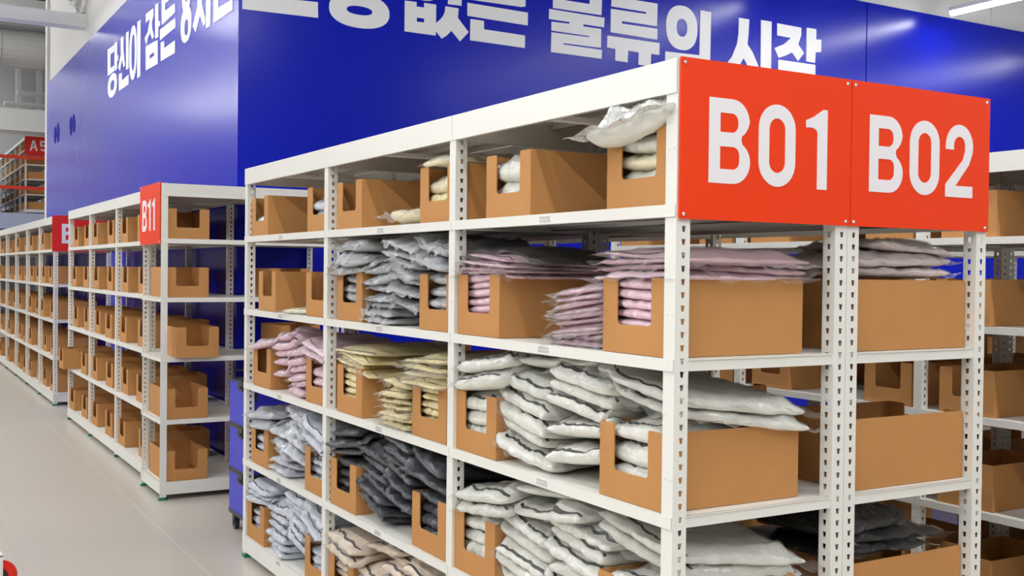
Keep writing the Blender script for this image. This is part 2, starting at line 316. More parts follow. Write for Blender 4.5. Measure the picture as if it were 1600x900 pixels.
def shelf_mesh(L, D, lip, top=False):
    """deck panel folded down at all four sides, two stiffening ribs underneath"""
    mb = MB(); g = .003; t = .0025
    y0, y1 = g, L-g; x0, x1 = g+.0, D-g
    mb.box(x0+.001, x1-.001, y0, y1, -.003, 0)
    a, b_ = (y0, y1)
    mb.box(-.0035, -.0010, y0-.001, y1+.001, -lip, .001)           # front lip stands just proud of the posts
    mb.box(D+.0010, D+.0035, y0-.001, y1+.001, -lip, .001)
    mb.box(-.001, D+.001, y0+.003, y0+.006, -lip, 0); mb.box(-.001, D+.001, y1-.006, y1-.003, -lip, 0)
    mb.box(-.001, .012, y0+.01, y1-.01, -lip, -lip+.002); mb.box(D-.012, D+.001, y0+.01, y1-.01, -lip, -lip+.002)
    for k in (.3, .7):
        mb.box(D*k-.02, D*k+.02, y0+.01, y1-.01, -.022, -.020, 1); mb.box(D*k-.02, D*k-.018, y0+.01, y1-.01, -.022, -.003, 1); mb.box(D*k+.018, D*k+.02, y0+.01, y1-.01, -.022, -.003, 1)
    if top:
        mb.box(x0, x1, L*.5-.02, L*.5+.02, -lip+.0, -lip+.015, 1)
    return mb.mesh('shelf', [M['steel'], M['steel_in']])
LEV = [.118, .523, .929, 1.320, 1.703]
def rack(loc, n, L, D, H=2.063, zs=1.0, rot=0, label='', skip_rear=False, group=None, stickers=None):
    root = bpy.data.objects.new('shelving_rack', None); COL.objects.link(root); root.location = loc; root.rotation_euler = (0, 0, rot)
    tag(root, label, 'shelf', group)
    key = round(H*zs, 3)
    if key not in POST: POST[key] = (post_mesh(H*zs), post_mesh(H*zs, True))
    for k in range(n+1):
        y = 0 if k == 0 else (n*L-PF if k == n else k*L-PF*.5)
        for x in (0, D-PF):
            p = link('post', POST[key][1 if x > 0 else 0], root, (x, y, .0))
            f = link('foot', FOOT, p); f['label'] = 'green plastic foot'
    ms = shelf_mesh(L-.0, D, .030); mt = shelf_mesh(L, D, .083, True); mbm = shelf_mesh(L, D, .083)
    for k in range(n):
        for i, z in enumerate(LEV):
            s = link('shelf', mbm if i == 0 else ms, root, (0, k*L, z*zs))
        link('top_shelf', mt, root, (0, k*L, H*zs-.002))
    return root

R1L, RD = 1.2072, .5915
RY = [0, R1L, 2*R1L, 3*R1L]
rack_main = rack((0, 0, 0), 3, R1L, RD, label='white steel shelving rack full of bagged clothing under the B01 sign')
rack_b02 = rack((RD+.002, 0, 0), 3, R1L, RD-.006, label='white steel shelving rack under the B02 sign, backing onto the B01 rack')
# small shelf stickers on the front lips
stm = MB(); stm.box(-.0002, .0006, -.035, .035, -.012, .012)
for k in range(9): stm.box(-.0008, -.0002, -.028+k*.0065, -.0245+k*.0065, .000, .008, 1)
for k in range(14): stm.box(-.0008, -.0002, -.030+k*.0044, -.028+k*.0044, -.009, -.002, 1)
STM = stm.mesh('shelf_sticker', [M['label'], M['ink']])
for k in range(3):
    for i, z in enumerate(LEV):
        s = link('shelf_sticker', STM, rack_main, (-.0038, (k+.5)*R1L, z-.0145)); s['label'] = 'small white location sticker'
BY = 1.205
rack_b03 = rack((2.40, .035-BY, 0), 4, BY, .60, label='white steel shelving rack with brown boxes across the aisle, cut by the right edge')
rack_b04 = rack((3.004, .035-BY, 0), 4, BY, .60, label='white steel rack backing onto the one across the right aisle')
rack_b05 = rack((4.75, .035-BY, 0), 4, BY, .60, label='white steel rack in the third row, seen through gaps at the right')
NZ = 1.013
N0, NL = 5.86, 1.25
rack_b11 = rack((1.16, 5.23, 0), 1, 1.24, .60, zs=NZ, rot=PI/2, label='white steel rack with the narrow B11 sign, facing the camera before the blue wall')
rack_next = rack((-.02, N0, 0), 3, NL, .60, zs=NZ, label='white steel rack with brown boxes beside the aisle, just left of the B11 sign')
F0 = 10.80
rack_far = rack((0.0, F0, 0), 6, 1.27, .60, zs=NZ, label='long white steel rack of brown boxes at the far left edge')

# ------------------------------------------------------------------ signs
def digit(ch, w, h, s):
    """condensed sign glyph as list of (outer, holes); origin bottom left"""
    r = w*.42; k = 8
    if ch == 'B':
        mid = h*.52
        out = [(0, 0)] + arc(w-r, r, r, r, -90, 0, k) + arc(w-r*.9, mid-r*.9-.004, r*.9, r*.9, 0, 60, k) + [(w*.78, mid)] + arc(w-r*.95, mid+r*.9+.004, r*.9, r*.9, -60, 0, k) + arc(w-r*1.05, h-r, r, r, 0, 90, k) + [(0, h)]
        ri = max(r-s, .004)
        h1 = [(s, s)] + arc(w-s-ri, s+ri, ri, ri, -90, 0, k) + arc(w-s-ri, mid-s*.5-ri, ri, ri, 0, 90, k) + [(s, mid-s*.5)]
        h2 = [(s, mid+s*.5)] + arc(w-s-ri-.004, mid+s*.5+ri, ri, ri, -90, 0, k) + arc(w-s-ri-.004, h-s-ri, ri, ri, 0, 90, k) + [(s, h-s)]
        return [(out, [h1, h2])]
    if ch == '0':
        r = w*.5; ri = r-s
        out = arc(w-r, r, r, r, -90, 0, k)+arc(w-r, h-r, r, r, 0, 90, k)+arc(r, h-r, r, r, 90, 180, k)+arc(r, r, r, r, 180, 270, k)
        hole = arc(w-s-ri, s+ri, ri, ri, -90, 0, k)+arc(w-s-ri, h-s-ri, ri, ri, 0, 90, k)+arc(s+ri, h-s-ri, ri, ri, 90, 180, k)+arc(s+ri, s+ri, ri, ri, 180, 270, k)
        return [(out[:-1], [hole[:-1]])]
    if ch == '1':
        return [([(w-s, 0), (w, 0), (w, h), (w-s*.42, h)] + [(w*.35, h*.90), (0, h*.85), (0, h*.76), (w*.3, h*.765), (w-s*1.15, h*.74), (w-s, h*.71)], [])]
    if ch == '2':
        r = w*.5; ri = r-s
        out = [(0, 0), (w, 0), (w, s*.95), (s*1.25, s*.95), (w*.86, h*.46)] + arc(w-r, h-r*1.05, r, r*1.05, -20, 90, k) + arc(r, h-r*1.05, r, r*1.05, 90, 180, k) + [(0, h*.65), (s, h*.65), (s, h-r*1.05)] + \
              list(reversed(arc(w-s-ri, h-s-ri, ri, ri, 0, 180, 2*k))) + [(w-s, h*.64), (w-s*1.25, h*.52), (0, s*1.0)]
        return [(out, [])]
    if ch == 'A':
        return [([(0, 0), (s, 0), (w*.33, h*.25), (w*.67, h*.25), (w-s, 0), (w, 0), (w*.5+s*.55, h), (w*.5-s*.55, h)], [[(w*.38, h*.42), (w*.5, h*.78), (w*.62, h*.42)]])]
    if ch == '5':
        r = w*.42; ri = r-s*.8
        return [([(0, h*.22), (0, s)] + arc(r, r, r, r, 200, 270, k) + arc(w-r, r, r, r, -90, 0, k) + arc(w-r, h*.62-r, r, r, 0, 90, k) + [(s, h*.62), (s, h-s), (w*.92, h-s), (w*.92, h), (0, h), (0, h*.45), (s, h*.45)] +
                 list(reversed(arc(w-s-ri, h*.62-s-ri, ri, ri, 0, 90, k))) + list(reversed(arc(w-s-ri, s+ri, ri, ri, -90, 0, k))) + [(s*1.1, s*1.1), (s, h*.22)], [])]
def sign(loc, rot, W, H, text, m, label, x0s, ws, gz, gh, s, rivets=True, cat='sign', thick=.006):
    """board in local XZ plane facing -Y, lower left corner at loc"""
    mb = MB(); mb.box(0, W, 0, thick, 0, H)
    o = link('aisle_sign', mb.mesh('aisle_sign', m), None, loc, (0, 0, rot))
    tag(o, label, cat)
    for ch, x0, w_ in zip(text, x0s, ws):
        mb = MB()
        for out, holes in digit(ch, w_, gh, s): poly_prism(mb, [(a+x0, b+gz) for a, b in out], [[(a+x0, b+gz) for a, b in hh] for hh in holes], lambda a, b, t: (a, t, b), -.0015, .001)
        link('sign_letter', mb.mesh('sign_letter', M['signwhite']), o)
    if rivets:
        for a, b in ((.014, .012), (W-.014, .012), (.014, H-.012), (W-.014, H-.012)):
            mb = MB(); mb.cyl((a, .0, b), (a, -.004, b), .0055, 10, .003); link('rivet', mb.mesh('rivet', M['chrome']), o)
    return o
sign((.004, -.008, 1.668), 0, .589, .397, 'B01', M['orange'], 'orange sign board reading B01 on the end of the front rack', (.089, .254, .420), (.136, .128, .078), .093, .213, .036)
sign((.5955, -.008, 1.668), 0, .582, .397, 'B02', M['orange'], 'orange sign board reading B02, right of the B01 board', (.069, .232, .385), (.134, .125, .120), .097, .212, .035)
sign((-.088, 5.855, 1.692), -PI/2, .62, .405, 'B11', M['orange'], 'small orange red sign reading B11 on the end of the middle rack', (.085, .26, .39), (.145, .085, .085), .09, .215, .038)
sign((-.02, F0-.008, 1.70), 0, .60, .397, 'B', M['red'], 'red sign board showing a B at the left end of the long far rack', (.10,), (.14,), .09, .215, .04)

# ------------------------------------------------------------------ cardboard boxes
BW, BD, BH, BT = .28, .46, .20, .004
def box_mesh(W=BW, D=BD, H=BH, nw=.15, nd=.125):
    mb = MB(); r = .012; a = (W-nw)/2; b = W-a; zb = H-nd
    outline = [(0, 0), (W, 0), (W, H-.006), (W-.006, H), (b+.004, H), (b, H-.004)] + [(b, zb+r)] + arc(b-r, zb+r, r, r, 0, -90, 4)[1:] + arc(a+r, zb+r, r, r, -90, -180, 4) + [(a, H-.004), (a-.004, H), (.006, H), (0, H-.006)]
    poly_prism(mb, outline, [], lambda p, q, t: (t, p, q), 0, BT)
    mb.box(D-BT, D, 0, W, 0, H)
    for y in (0, W-BT): mb.box(BT, D-BT, y, y+BT, 0, H)
    mb.box(BT, D-BT, BT, W-BT, 0, BT)
    # glue flap folded inside the rear corner
    mb.box(D-BT-.0025, D-BT, BT, .045, BT, H-.004); mb.box(D-BT-.0025, D-BT, W-.045, W-BT, BT, H-.004)
    return mb.mesh('cardboard_box', M['card'])
BOX = box_mesh(); BOX_L = box_mesh(BW, .44)
LV = ['bottom', 'fourth', 'third', 'second', 'top']
def put_box(x, y, z, label, group, rot=0, face=1, me=None):
    """face=1: front towards -X with low-Y corner at y; face=-1: front towards +X at x"""
    if face == 1: o = link('cardboard_box', me or BOX, None, (x, y, z), (0, 0, rot))
    else: o = link('cardboard_box', me or BOX, None, (x, y+BW, z), (0, 0, PI+rot))
    return tag(o, label, 'box', group)
E0 = .0015
# ------------------------------------------------------------------ bagged garments, settled layer by layer on a height field
class Pile:
    def __init__(s, y0, y1, z, x0=-.10, x1=.60, res=.01):
        s.y0, s.x0, s.res, s.z = y0, x0, res, z
        s.X = np.arange(x0, x1+1e-6, res); s.Y = np.arange(y0, y1+1e-6, res)
        s.h = np.full((len(s.X), len(s.Y)), z+.0005)
    def raise_to(s, xa, xb, ya, yb, z):
        mx = (s.X >= xa) & (s.X <= xb); my = (s.Y >= ya) & (s.Y <= yb)
        s.h[np.ix_(mx, my)] = np.maximum(s.h[np.ix_(mx, my)], z)
    def soft(s, k=3):
        h = s.h.copy()
        for _ in range(k):
            p = np.pad(h, 1, mode='edge')
            h = (p[:-2, 1:-1]+p[2:, 1:-1]+p[1:-1, :-2]+p[1:-1, 2:]+2*p[1:-1, 1:-1])/6
            h = np.maximum(h, s.h-.004*1)
        for _ in range(2):
            p = np.pad(h, 1, mode='edge')
            h = (p[:-2, 1:-1]+p[2:, 1:-1]+p[1:-1, :-2]+p[1:-1, 2:]+2*p[1:-1, 1:-1])/6
        return h
    def at(s, h, x, y):
        i = np.clip((x-s.x0)/s.res, 0, len(s.X)-1.001); j = np.clip((y-s.y0)/s.res, 0, len(s.Y)-1.001)
        a = i.astype(int); b = j.astype(int); fa = i-a; fb = j-b
        return h[a, b]*(1-fa)*(1-fb)+h[a+1, b]*fa*(1-fb)+h[a, b+1]*(1-fa)*fb+h[a+1, b+1]*fa*fb
def noise_field(rng, n, f0, f1):
    ks = [(rng.uniform(f0, f1), rng.uniform(0, 2*PI), rng.uniform(0, 2*PI), rng.uniform(.5, 1)) for _ in range(n)]
    tot = sum(k[3] for k in ks)
    def f(u, v):
        r = 0
        for fr, th, ph, a in ks: r = r + a*np.sin(fr*(u*math.cos(th)+v*math.sin(th))+ph)
        return r/tot
    return f
def ridge_field(rng, n, f0, f1):
    fs = [(noise_field(rng, 3, 1.0, 3.0), rng.uniform(f0, f1), rng.uniform(0, PI), rng.uniform(0, 6), rng.uniform(.5, 1)) for _ in range(n)]
    def f(u, v):
        r = 0
        for wf, fr, th, ph, a in fs:
            q = np.sin(fr*(u*math.cos(th)+v*math.sin(th))+ph+1.8*wf(u, v))
            r = r + a*(1-np.abs(q))**1.6
        return r/n
    return f
NB = [0]
def bag(P, cx, cy, wx, wy, t, rot, colr, label, group, root=None, flange=.02, trim=True, sticker=False, film='film', rough=1.35, zmax=None, p=5.0, conform=3, sag=.010, fat=.60, cat='clothing bag', lean=0, nres=1.3):
    """one folded garment in its polybag; wx deep (X), wy wide (Y)"""
    NB[0] += 1; rng = random.Random(1000+NB[0]*7)
    hs = P.soft(conform)
    c, s_ = math.cos(rot), math.sin(rot)
    # a folded garment is stiff: it lies on a best-fit plane of what is beneath and only sags a little off it
    GX, GY = np.meshgrid(P.X, P.Y, indexing='ij')
    gv = ((GX-cx)*c+(GY-cy)*s_)/(wx/2); gu = (-(GX-cx)*s_+(GY-cy)*c)/(wy/2)
    sel = (np.abs(gv) < 1) & (np.abs(gu) < 1)
    A_ = np.stack([np.ones(sel.sum()), GX[sel]-cx, GY[sel]-cy], 1); H_ = hs[sel]; wt = np.ones(len(H_))
    for _ in range(5):
        sw = np.sqrt(wt); cf = np.linalg.lstsq(A_*sw[:, None], H_*sw, rcond=None)[0]
        rs = H_-A_@cf; wt = np.where(rs > 0, 1.0, .12)
    cf[1] = np.clip(cf[1], -.13, .13); cf[2] = np.clip(cf[2], -.14, .14)
    plane = cf[0]+cf[1]*(GX-cx)+cf[2]*(GY-cy)
    hs = plane + np.clip(hs-plane, -sag, .02) 
    low = noise_field(rng, 5, 1.2, 3.4); fold = ridge_field(rng, 4, 3.5, 8.5); edge = noise_field(rng, 4, 2.0, 7.0); fine = ridge_field(rng, 3, 9, 18)
    def prof(u, v):
        a = np.clip(1-np.abs(u)**p, 0, 1)*np.clip(1-np.abs(v)**p, 0, 1)
        return a**.36
    def place(u, v):
        uu = u*(wy/2+.008*edge(v*3, u)); vv = v*(wx/2+.008*edge(u*3+2, v))
        return np.clip(cx+vv*c-uu*s_, -.2, P.X[-1]-.012), np.clip(cy+vv*s_+uu*c, P.Y[0]+.002, P.Y[-1]-.002)
    def surf(u, v, side):
        x, y = place(u, v); zb = P.at(hs, x, y)+.001 + lean*u
        pr = prof(u, v)
        puff = t*(1+.22*low(u*1.6, v*1.6))
        crk = rough*t*(.24*(fold(u, v)-.45) + .17*(fine(u, v)-.4))
        crk = np.clip(crk, -.42*t, .38*t)
        droop = -.05*t*np.clip(np.maximum(np.abs(u), np.abs(v))-.75, 0, 1)/.25
        mid = zb + puff*.50 + droop
        if side > 0: z = mid + puff*fat*pr + crk*np.clip(pr*1.4, 0, 1)
        else: z = mid - puff*fat*pr
        if zmax is not None: z = np.minimum(z, zmax-.002+.0015*low(u*3, v*3)*(1 if side > 0 else 2))
        return x, y, np.maximum(z, P.z+.0008)
    def cl(n, e=1.0): k = np.linspace(-1, 1, n); return np.sin(k*PI/2)*.55*e + k*.45*e
    nu, nv = int(26*nres), int(26*nres)
    U, V = np.meshgrid(cl(nu), cl(nv), indexing='ij')
    zc = P.at(hs, np.array([cx]), np.array([cy]))[0]
    org = Vector((cx, cy, float(zc)))
    verts = []; faces = []
    xt, yt, zt = surf(U, V, 1); xb, yb, zb_ = surf(U, V, -1)
    zt = np.maximum(zt, zb_)
    top = np.stack([xt-org.x, yt-org.y, zt-org.z], -1).reshape(-1, 3); bot = np.stack([xb-org.x, yb-org.y, zb_-org.z], -1).reshape(-1, 3)
    idb = np.arange(nu*nv).reshape(nu, nv)+nu*nv; idt = np.arange(nu*nv).reshape(nu, nv)
    bm = idb.copy()
    bm[0, :] = idt[0, :]; bm[-1, :] = idt[-1, :]; bm[:, 0] = idt[:, 0]; bm[:, -1] = idt[:, -1]
    verts = np.concatenate([top, bot]).tolist()
    for i in range(nu-1):
        for j in range(nv-1):
            faces.append((idt[i, j], idt[i, j+1], idt[i+1, j+1], idt[i+1, j]))
            faces.append((bm[i, j], bm[i+1, j], bm[i+1, j+1], bm[i, j+1]))
    # drop the unused ring vertices
    used = sorted({k for f in faces for k in f}); rm = {k: n for n, k in enumerate(used)}
    me = bpy.data.meshes.new('garment_bag'); me.from_pydata([verts[k] for k in used], [], [tuple(rm[k] for k in f) for f in faces])
    me.materials.append(CL[colr]); me.polygons.foreach_set('use_smooth', [True]*len(faces)); me.update()
    o = link('garment_bag', me, root, tuple(org)); tag(o, label, cat, group)
    # zip seam / piping along the front edge and one across
    def ribbon(name, pts, wd, m):
        q = []; f = []
        for i, (u, v) in enumerate(pts):
            a = np.array([u]); b = np.array([v]); du = wd/wx
            for k in (-1, 1):
                x, y, z = surf(a, np.clip(b+k*du, -.985, .985), 1); q.append((float(x[0]-org.x), float(y[0]-org.y), float(z[0]-org.z)+.0018))
        n = len(pts)
        q2 = [(a, b, c_-.0016) for a, b, c_ in q]
        for i in range(n-1):
            f.append((2*i, 2*i+2, 2*i+3, 2*i+1)); f.append((2*n+2*i, 2*n+2*i+1, 2*n+2*i+3, 2*n+2*i+2))
            f.append((2*i, 2*n+2*i, 2*n+2*i+2, 2*i+2)); f.append((2*i+1, 2*i+3, 2*n+2*i+3, 2*n+2*i+1))
        mm = bpy.data.meshes.new(name); mm.from_pydata(q+q2, [], f); mm.materials.append(m); mm.update()
        return link(name, mm, o)
    if trim:
        v0 = rng.uniform(-.93, -.80); am = rng.uniform(.01, .04)
        r_ = ribbon('zip_seam', [(uu, v0+am*math.sin(uu*rng.uniform(3, 3.2)+v0*9)) for uu in np.linspace(-.95, .95, 26)], trim if isinstance(trim, float) else .009, M['trim']); r_['label'] = 'black zip seam'
    if sticker:
        u0, v0 = rng.uniform(-.3, .35), rng.uniform(-.62, -.35)
        q = []; f = []; mi = []; n = 7
        for i in range(n+1):
            for k in range(3):
                x, y, z = surf(np.array([u0+.36*(i/n)]), np.array([v0+.24*k/2]), 1); q.append((float(x[0]-org.x), float(y[0]-org.y), float(z[0]-org.z)+.0045))
        for i in range(n):
            for k in range(2): f.append((3*i+k, 3*i+k+1, 3*i+4+k, 3*i+3+k)); mi.append(1 if (i % 2 == 1 and k == 0) else 0)
        mm = bpy.data.meshes.new('barcode_sticker'); mm.from_pydata(q, [], f); mm.materials.append(M['label']); mm.materials.append(M['ink']); mm.polygons.foreach_set('material_index', mi); mm.update()
        so = link('barcode_sticker', mm, o); so['label'] = 'white barcode sticker'
    if film:
        n1, n2 = int(26*nres), int(26*nres)
        eu, ev = 1+2*flange/wy, 1+2*flange/wx
        a, b = np.meshgrid(np.linspace(-1, 1, n1), np.linspace(-1, 1, n2), indexing='ij')
        u = cl(n1)[:, None]*eu*np.ones((1, n2)); v = cl(n2)[None, :]*ev*np.ones((n1, 1))
        jag = 1+.35*flange/wy*edge(b*5, a*5)
        u = u*jag
        x, y, z = surf(np.clip(u, -1, 1), np.clip(v, -1, 1), 1)
        xo, yo = place(u, v)
        inside = (np.abs(u) < 1) & (np.abs(v) < 1)
        out = np.clip(np.maximum(np.abs(u), np.abs(v))-.97, 0, 1)
        f2 = ridge_field(rng, 3, 8, 16)
        z = z + .003 + .004*(f2(u, v)) + np.where(inside, 0, -.10*out*0 + .018*low(u*5, v*5)*np.clip(out*10, 0, 1)-.010*np.clip(out*8, 0, 1))
        z = np.maximum(z, P.z+.002)
        if zmax is not None: z = np.minimum(z, zmax)
        q = np.stack([xo-org.x, yo-org.y, z-org.z], -1).reshape(-1, 3).tolist()
        f = [(i*n2+j, i*n2+j+1, (i+1)*n2+j+1, (i+1)*n2+j) for i in range(n1-1) for j in range(n2-1)]
        mm = bpy.data.meshes.new('plastic_sleeve'); mm.from_pydata(q, [], f); mm.materials.append(M[film]); mm.polygons.foreach_set('use_smooth', [True]*len(f)); mm.update()
        fo = link('plastic_sleeve', mm, o); fo['label'] = 'clear crinkled plastic sleeve'
    # update the height field
    XX, YY = np.meshgrid(P.X, P.Y, indexing='ij')
    dx, dy = XX-cx, YY-cy
    vv = (dx*c+dy*s_)/(wx/2); uu = (-dx*s_+dy*c)/(wy/2)
    ins = (np.abs(uu) < .98) & (np.abs(vv) < .98)
    tz = hs+.001+lean*uu+t*(1+.22*low(uu*1.6, vv*1.6))*.98*prof(np.clip(uu*.96, -1, 1), np.clip(vv*.96, -1, 1))**.5
    P.h = np.where(ins, np.maximum(P.h, tz), P.h)
    return o

ORD = ['lowest', 'second up', 'third up', 'fourth up', 'fifth up', 'sixth up', 'seventh up', 'eighth up', 'ninth up', 'tenth up', 'eleventh up', 'twelfth up']
BAYN = ['near', 'middle', 'far']
def stack(P, n, cx, cy, wx, wy, t, colr, where, group, jit=.012, cols=None, jx=None, **k):
    rng = random.Random(int(abs(cx*7919+cy*104729+P.z*1299709))+n)
    st = k.pop('stick', .15)
    cap = k.get('zmax')
    last = None
    for i in range(n):
        if cap is not None:
            mx = (P.X > cx-wx*.3) & (P.X < cx+wx*.3); my = (P.Y > cy-wy*.3) & (P.Y < cy+wy*.3)
            if P.h[np.ix_(mx, my)].mean() + t*.75 > cap: break
        colr_i = cols[i % len(cols)] if cols else colr
        last = bag(P, cx+rng.uniform(-1, 1)*(jx or jit), cy+rng.uniform(-1, 1)*jit, wx*(1-.05*rng.random()), wy*(1-.05*rng.random()), t*rng.uniform(.85, 1.15), rng.uniform(-.07, .07) if 'rj' not in k else rng.uniform(-1, 1)*k['rj'], colr_i,
            '%s bagged garment, %s, %s' % (CNAME[colr_i], ORD[i], where), group, sticker=rng.random() < st, **{a: b for a, b in k.items() if a != 'rj'})
        last['n'] = 0; del last['n']
    return last

# ------------------------------------------------------------------ contents of the front (B01) rack
zt = {1: 1.703, 2: 1.320, 3: .929, 4: .523, 5: .118}
cap = {1: 2.063-.09, 2: 1.703-.034, 3: 1.320-.034, 4: .929-.034, 5: .523-.034}
LN = {1: 'top', 2: 'second', 3: 'third', 4: 'fourth', 5: 'bottom'}
BX = {  # (bay, slot): low-Y edge for levels 1..5
 ('near', 'right'): [.03, .045, .05, .045, .05], ('near', 'left'): [.71, .893, .905, .905, .90],
 ('middle', 'right'): [1.20, 1.20, 1.255, 1.25, 1.25], ('middle', 'left'): [2.035, 2.02, 2.015, 2.07, 2.09],
 ('far', 'right'): [2.40, 2.40, 2.40, 2.40, 2.40], ('far', 'left'): [3.262, 3.13, 3.20, 3.235, 3.29]}
FX = .010
for (bay, slot), ys in BX.items():
    for i, y in enumerate(ys):
        l = i+1
        put_box(FX, y, zt[l]+E0, 'open brown box, %s side of the %s bay, %s shelf, front rack' % (slot, bay, LN[l]), 'cardboard boxes in the front rack', rot=random.Random(l*31+int(y*100)).uniform(-.012, .012))
SEEN = 'garment bags on the front rack'
def inbox(l, bay, slot, n, t, colr, **k):
    y = BX[(bay, slot)][l-1]
    P = Pile(y+.006, y+BW-.006, zt[l]+BT+E0, x0=FX+.006, x1=FX+BD-.006)
    k.setdefault('flange', .002); k.setdefault('trim', False); k.setdefault('fat', .68)
    stack(P, n, FX+BD/2, y+BW/2, BD-.022, BW-.026, t, colr, 'in the %s %s-bay box, %s shelf' % (slot, bay, LN[l]), 'garments in boxes of the front rack', jit=.002, rj=.01, conform=1, **k)
    return P
def zone(l, k, extra=()):
    """height field over a whole bay; boxes count as solid, topped by what is inside"""
    P = Pile(RY[k]+.006, RY[k+1]-.004, zt[l])
    for (bay, slot), ys in BX.items():
        if BAYN.index(bay) == k:
            P.raise_to(FX-.004, FX+BD+.004, ys[l-1]-.004, ys[l-1]+BW+.004, zt[l]+BH+.004)
    return P
def gapstack(P, l, bay, nm, n, cy, wy, t, colr, **k):
    k.setdefault('zmax', cap[l])
    return stack(P, n, k.pop('cx', .20), cy, k.pop('wx', .38), wy, t, colr, '%s, %s bay, %s shelf' % (nm, bay, LN[l]), SEEN, **k)

# --- near bay, top shelf
inbox(1, 'near', 'right', 4, .052, 'cream', cols=['cream', 'white'], film='film', rough=1.6)
P = zone(1, 0)
bag(P, .13, .195, .34, .30, .115, .22, 'white', 'crumpled shiny white garment bag lying across the box right beside the B01 sign', SEEN, flange=.045, trim=False, rough=2.6, zmax=cap[1], p=3.2, film='film_foggy', nres=1.5)
inbox(1, 'near', 'left', 3, .062, 'white', rough=1.8)
P2 = Pile(.60, 1.195, 1.703); P2.raise_to(-.1, .6, .70, 1.0, 1.907)
bag(P2, .34, 1.03, .30, .30, .03, .2, 'yellow', 'flat yellow bagged garment lying over the left box of the near bay, top shelf', SEEN, flange=.03, trim=False, zmax=cap[1])
# --- near bay, second shelf: pink
inbox(2, 'near', 'right', 8, .026, 'pink', rough=1.2)
inbox(2, 'near', 'left', 8, .026, 'pink', rough=1.2)
P = zone(2, 0)
gapstack(P, 2, 'near', 'open pink stack', 10, .475, .27, .0185, 'pink', trim=False, flange=.03, wx=.36, cx=.21, rj=.12, jit=.012)
gapstack(P, 2, 'near', 'flat layer over the right box', 4, .20, .34, .017, 'pink', cols=['pink', 'rose', 'pink', 'rose'], flange=.03, trim=.003, wx=.46, cx=.25, rj=.12)
gapstack(P, 2, 'near', 'flat layer over the left box', 4, 1.02, .32, .017, 'rose', cols=['pink', 'rose', 'pink'], flange=.03, trim=.003, wx=.44, cx=.24, rj=.1)
bag(P, .26, .98, .34, .34, .02, .1, 'black', 'thin dark grey bagged garment on the pink layer, left side of the near bay', SEEN, flange=.03, trim=False, zmax=cap[2])
# --- near bay, third shelf: white
for l in (3, 4, 5):
    inbox(l, 'near', 'right', 4, .053, 'white', trim=True, film='film')
    inbox(l, 'near', 'left', 4, .053, 'white', trim=True)
    P = zone(l, 0)
    a = 5 if l != 4 else 5
    gapstack(P, l, 'near', 'left open stack', a, .755, .30, .048, 'white', jit=.014, flange=.014, rj=.10, cx=.205)
    gapstack(P, l, 'near', 'right open stack', a, .475, .30, .048, 'white', jit=.014, flange=.014, rj=.10, cx=.205)
    gapstack(P, l, 'near', 'over the left box', 2, 1.00, .36, .048, 'white', jit=.01, flange=.02, rj=.12, cx=.20, wx=.42, stick=.9)
    gapstack(P, l, 'near', 'over the right box', 2, .225, .37, .040, 'white', jit=.01, flange=.035, rj=.10, cx=.27, wx=.46, stick=.5)
    gapstack(P, l, 'near', 'topmost bags in the middle', 2, .60, .44, .038, 'white', jit=.02, flange=.02, rj=.14, cx=.22, wx=.40, stick=.9)
# --- middle bay
P = zone(1, 1)
bag(P, .19, 1.66, .28, .30, .05, .5, 'cream', 'small cream bagged garment lying alone on the top shelf of the middle bay', SEEN, flange=.045, trim=False, rough=1.5)
inbox(1, 'middle', 'right', 3, .055, 'cream', cols=['cream', 'yellow'], rough=1.8)
P = zone(1, 1)
gapstack(P, 1, 'middle', 'over the right box', 2, 1.35, .27, .045, 'cream', trim=False, flange=.02, rough=1.8, rj=.15)
inbox(2, 'middle', 'left', 5, .042, 'silver', rough=2.4, film='film_foggy')
inbox(2, 'middle', 'right', 5, .042, 'silver', rough=2.4, film='film_foggy')
P = zone(2, 1)
gapstack(P, 2, 'middle', 'left open silver stack', 7, 1.86, .27, .035, 'silver', trim=False, flange=.018, rough=2.8, film='film_foggy', nres=1.3, rj=.15, stick=0)
gapstack(P, 2, 'middle', 'right open silver stack', 7, 1.63, .27, .035, 'silver', trim=False, flange=.018, rough=2.8, film='film_foggy', nres=1.3, rj=.15, stick=0)
gapstack(P, 2, 'middle', 'over the left box', 3, 2.16, .36, .045, 'silver', trim=False, flange=.02, rough=3.0, film='film_foggy', nres=1.3, rj=.2, wx=.42, stick=0)
gapstack(P, 2, 'middle', 'over the right box', 3, 1.38, .32, .045, 'silver', trim=False, flange=.02, rough=3.0, film='film_foggy', nres=1.3, rj=.2, wx=.42, stick=0)
inbox(3, 'middle', 'left', 7, .030, 'yellow'); inbox(3, 'middle', 'right', 7, .030, 'yellow')
P = zone(3, 1)
gapstack(P, 3, 'middle', 'open yellow stack', 7, 1.69, .27, .028, 'yellow', trim=.003, flange=.022, rj=.12, cx=.19)
gapstack(P, 3, 'middle', 'over the left box', 4, 2.14, .38, .022, 'yellow', trim=.003, flange=.012, rj=.1, wx=.44, cx=.225)
gapstack(P, 3, 'middle', 'over the right box', 4, 1.42, .36, .024, 'yellow', cols=['yellow', 'cream', 'yellow'], trim=.003, flange=.03, rj=.1, wx=.44, cx=.21)
inbox(4, 'middle', 'left', 5, .042, 'charcoal', rough=2.2, film='film_dark'); inbox(4, 'middle', 'right', 5, .042, 'charcoal', rough=2.2, film='film_dark')
P = zone(4, 1)
gapstack(P, 4, 'middle', 'left open charcoal stack', 7, 1.92, .28, .042, 'charcoal', trim=False, flange=.007, rough=2.3, film='film_dark', rj=.14, nres=1.2, stick=.2)
